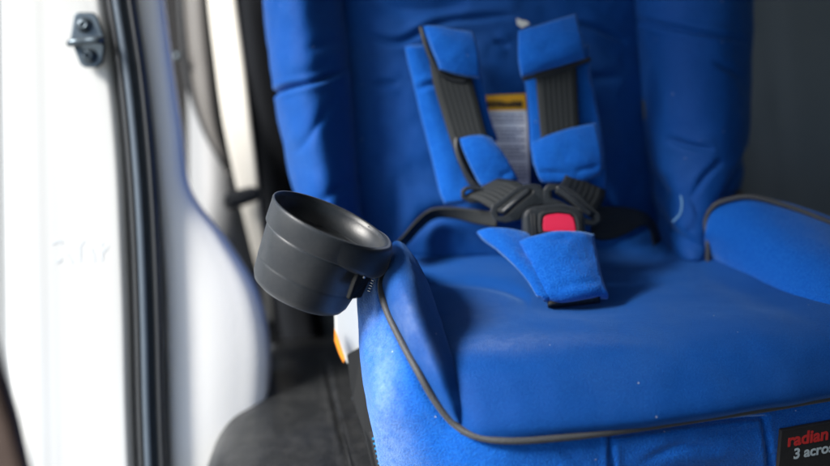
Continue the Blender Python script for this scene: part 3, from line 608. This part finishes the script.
# brand patch on the apron, with its words
pc = V(*PZ(860, 418, .680)); 
a0 = PZ(765, 408, .680); a1 = PZ(830, 397, .680); xdir = (a1 - a0).normalized(); zdir = Vector((0, .06, 1)).normalized(); zdir = (zdir - xdir * zdir.dot(xdir)).normalized()
def onfront(u, v, off):                                       # point of the front apron under a photo pixel
    n_ = xdir.cross(zdir); n_ = n_ if n_.y < 0 else -n_
    p0 = a0 + V(0, -.0075, -.03) + n_ * off; r = ray(u, v); return CAM + r * ((p0 - CAM).dot(n_) / r.dot(n_)), n_
c0, nrm = onfront(782, 431, .003)
W_, H_ = .085, .052
quad = [c0, c0 + xdir * W_, c0 + xdir * W_ - zdir * H_, c0 - zdir * H_]
bk2 = [q - nrm * .004 for q in quad]
patch = link('brand_patch', quad + bk2, [(0, 1, 2, 3), (7, 6, 5, 4), (0, 4, 5, 1), (1, 5, 6, 2), (2, 6, 7, 3), (3, 7, 4, 0)], M['patch'], cs, smooth=False)
def words(name, body, size, x_, y_, material, parent, bold=.0):
    cu = bpy.data.curves.new(name, 'FONT'); cu.body = body; cu.size = size; cu.extrude = .00012; cu.offset = bold; cu.space_character = 1.0
    to = bpy.data.objects.new(name, cu); COL.objects.link(to); dg = bpy.context.evaluated_depsgraph_get(); me = bpy.data.meshes.new_from_object(to.evaluated_get(dg))
    bpy.data.objects.remove(to); me.materials.clear(); me.materials.append(material)
    R = Matrix((xdir, zdir, nrm)).transposed().to_4x4(); off = worldloc(parent)
    T = Matrix.Translation(c0 + xdir * x_ - zdir * y_ + nrm * .00015 - off) @ R; me.transform(T)
    o = bpy.data.objects.new(name, me); COL.objects.link(o); o.parent = parent; return o
words('lettering', 'radian', .0148, .0056, .0140, M['redink'], patch, .0004)
words('lettering', '3 across', .0122, .0120, .0255, M['whiteink'], patch, .0003)

# ================================================================ CUP HOLDER
rimc = P(331, 219, .875)
axc = Vector((.41, .885, 0)); axc.normalize(); ang = math.radians(13)
ax = (RIGHT * axc.x + UP * axc.y) * math.cos(ang) - FWD * math.sin(ang); ax.normalize()
xa = (RIGHT - ax * RIGHT.dot(ax)).normalized(); ya = ax.cross(xa)
MC = Matrix((xa, ya, ax)).transposed().to_4x4(); MC.translation = rimc
cup = empty('cup_holder', rimc - ax * .066, 'round black plastic cup holder clipped tilted onto the left bolster of the child seat', 'cup holder')
R0 = .0470
lathe('cup', [(0, -.066), (.026, -.066), (.033, -.0655), (.0365, -.0635), (.0388, -.059), (.0405, -.047), (.0409, -.0455), (.0405, -.0445), (.0410, -.044), (.0435, -.0215), (.0442, -.0175), (.0430, -.0175), (.0392, -.050), (.036, -.058), (.030, -.061), (0, -.062)], MC, M['plastic'], cup, seg=128)
lathe('collar', [(.0432, -.0185), (.0450, -.0190), (.0458, -.0180), (R0, -.003), (R0 + .0004, -.0008), (R0, .0002), (R0 - .0008, .0003), (R0 - .0016, -.0004), (R0 - .0021, -.004), (.0432, -.0185)], MC, M['plastic'], cup, seg=128)
# bracket arm wrapping from the collar over the bolster
hk = []
for dg_ in (-96, -84, -72, -60, -48, -36, -24, -12, 0, 12, 24, 36, 48):
    ph = math.radians(dg_); q = max(0, min(1, (dg_ + 84) / 70)) * max(0, min(1, (58 - dg_) / 34)); q = q * q * (3 - 2 * q)
    row = []
    for (z0, r0), (z1, r1) in zip(((-.001, .0462), (-.003, .0467), (-.006, .0464), (-.012, .0456), (-.0165, .0450), (-.0182, .0444)), ((.0006, .0468), (.0004, .0500), (-.0025, .0522), (-.011, .0542), (-.021, .0542), (-.027, .0480))):
        z = z0 + (z1 - z0) * q; rr_ = r0 + (r1 - r0) * q
        row.append(MC @ Vector((rr_ * math.cos(ph), rr_ * math.sin(ph), z)))
    hk.append(row)
sheet('hook', hk, M['plastic'], cup, n=(60, 40), thick=.002, rr=.0006)
cl = slab('clip', [(366, 255), (377, 258), (386, 264), (380, 268), (373, 273), (368, 284), (362, 298), (349, 300), (355, 284), (361, 268)], [.850, .856, .864, .866, .866, .864, .862, .850, .848, .850], .004, M['matte_black'], cup, bev=.0012)
Mx = Matrix.Translation(P(364, 277, .853)) @ Matrix.Rotation(math.radians(70), 4, 'X')
lathe('rivet', [(0, .0012), (.0009, .001), (.0012, 0), (.0012, -.001)], Mx, M['chrome'], cl, seg=16)
vs = []
for i in range(6):
    tube('clip_spring', [P(367 + .9*i, 290 - 2.6 * i, .880), P(371 + .9*i, 292 - 2.6*i, .880)], .0004, M['chrome'], cl, n=4, seg=6) if i % 1 == 0 else None
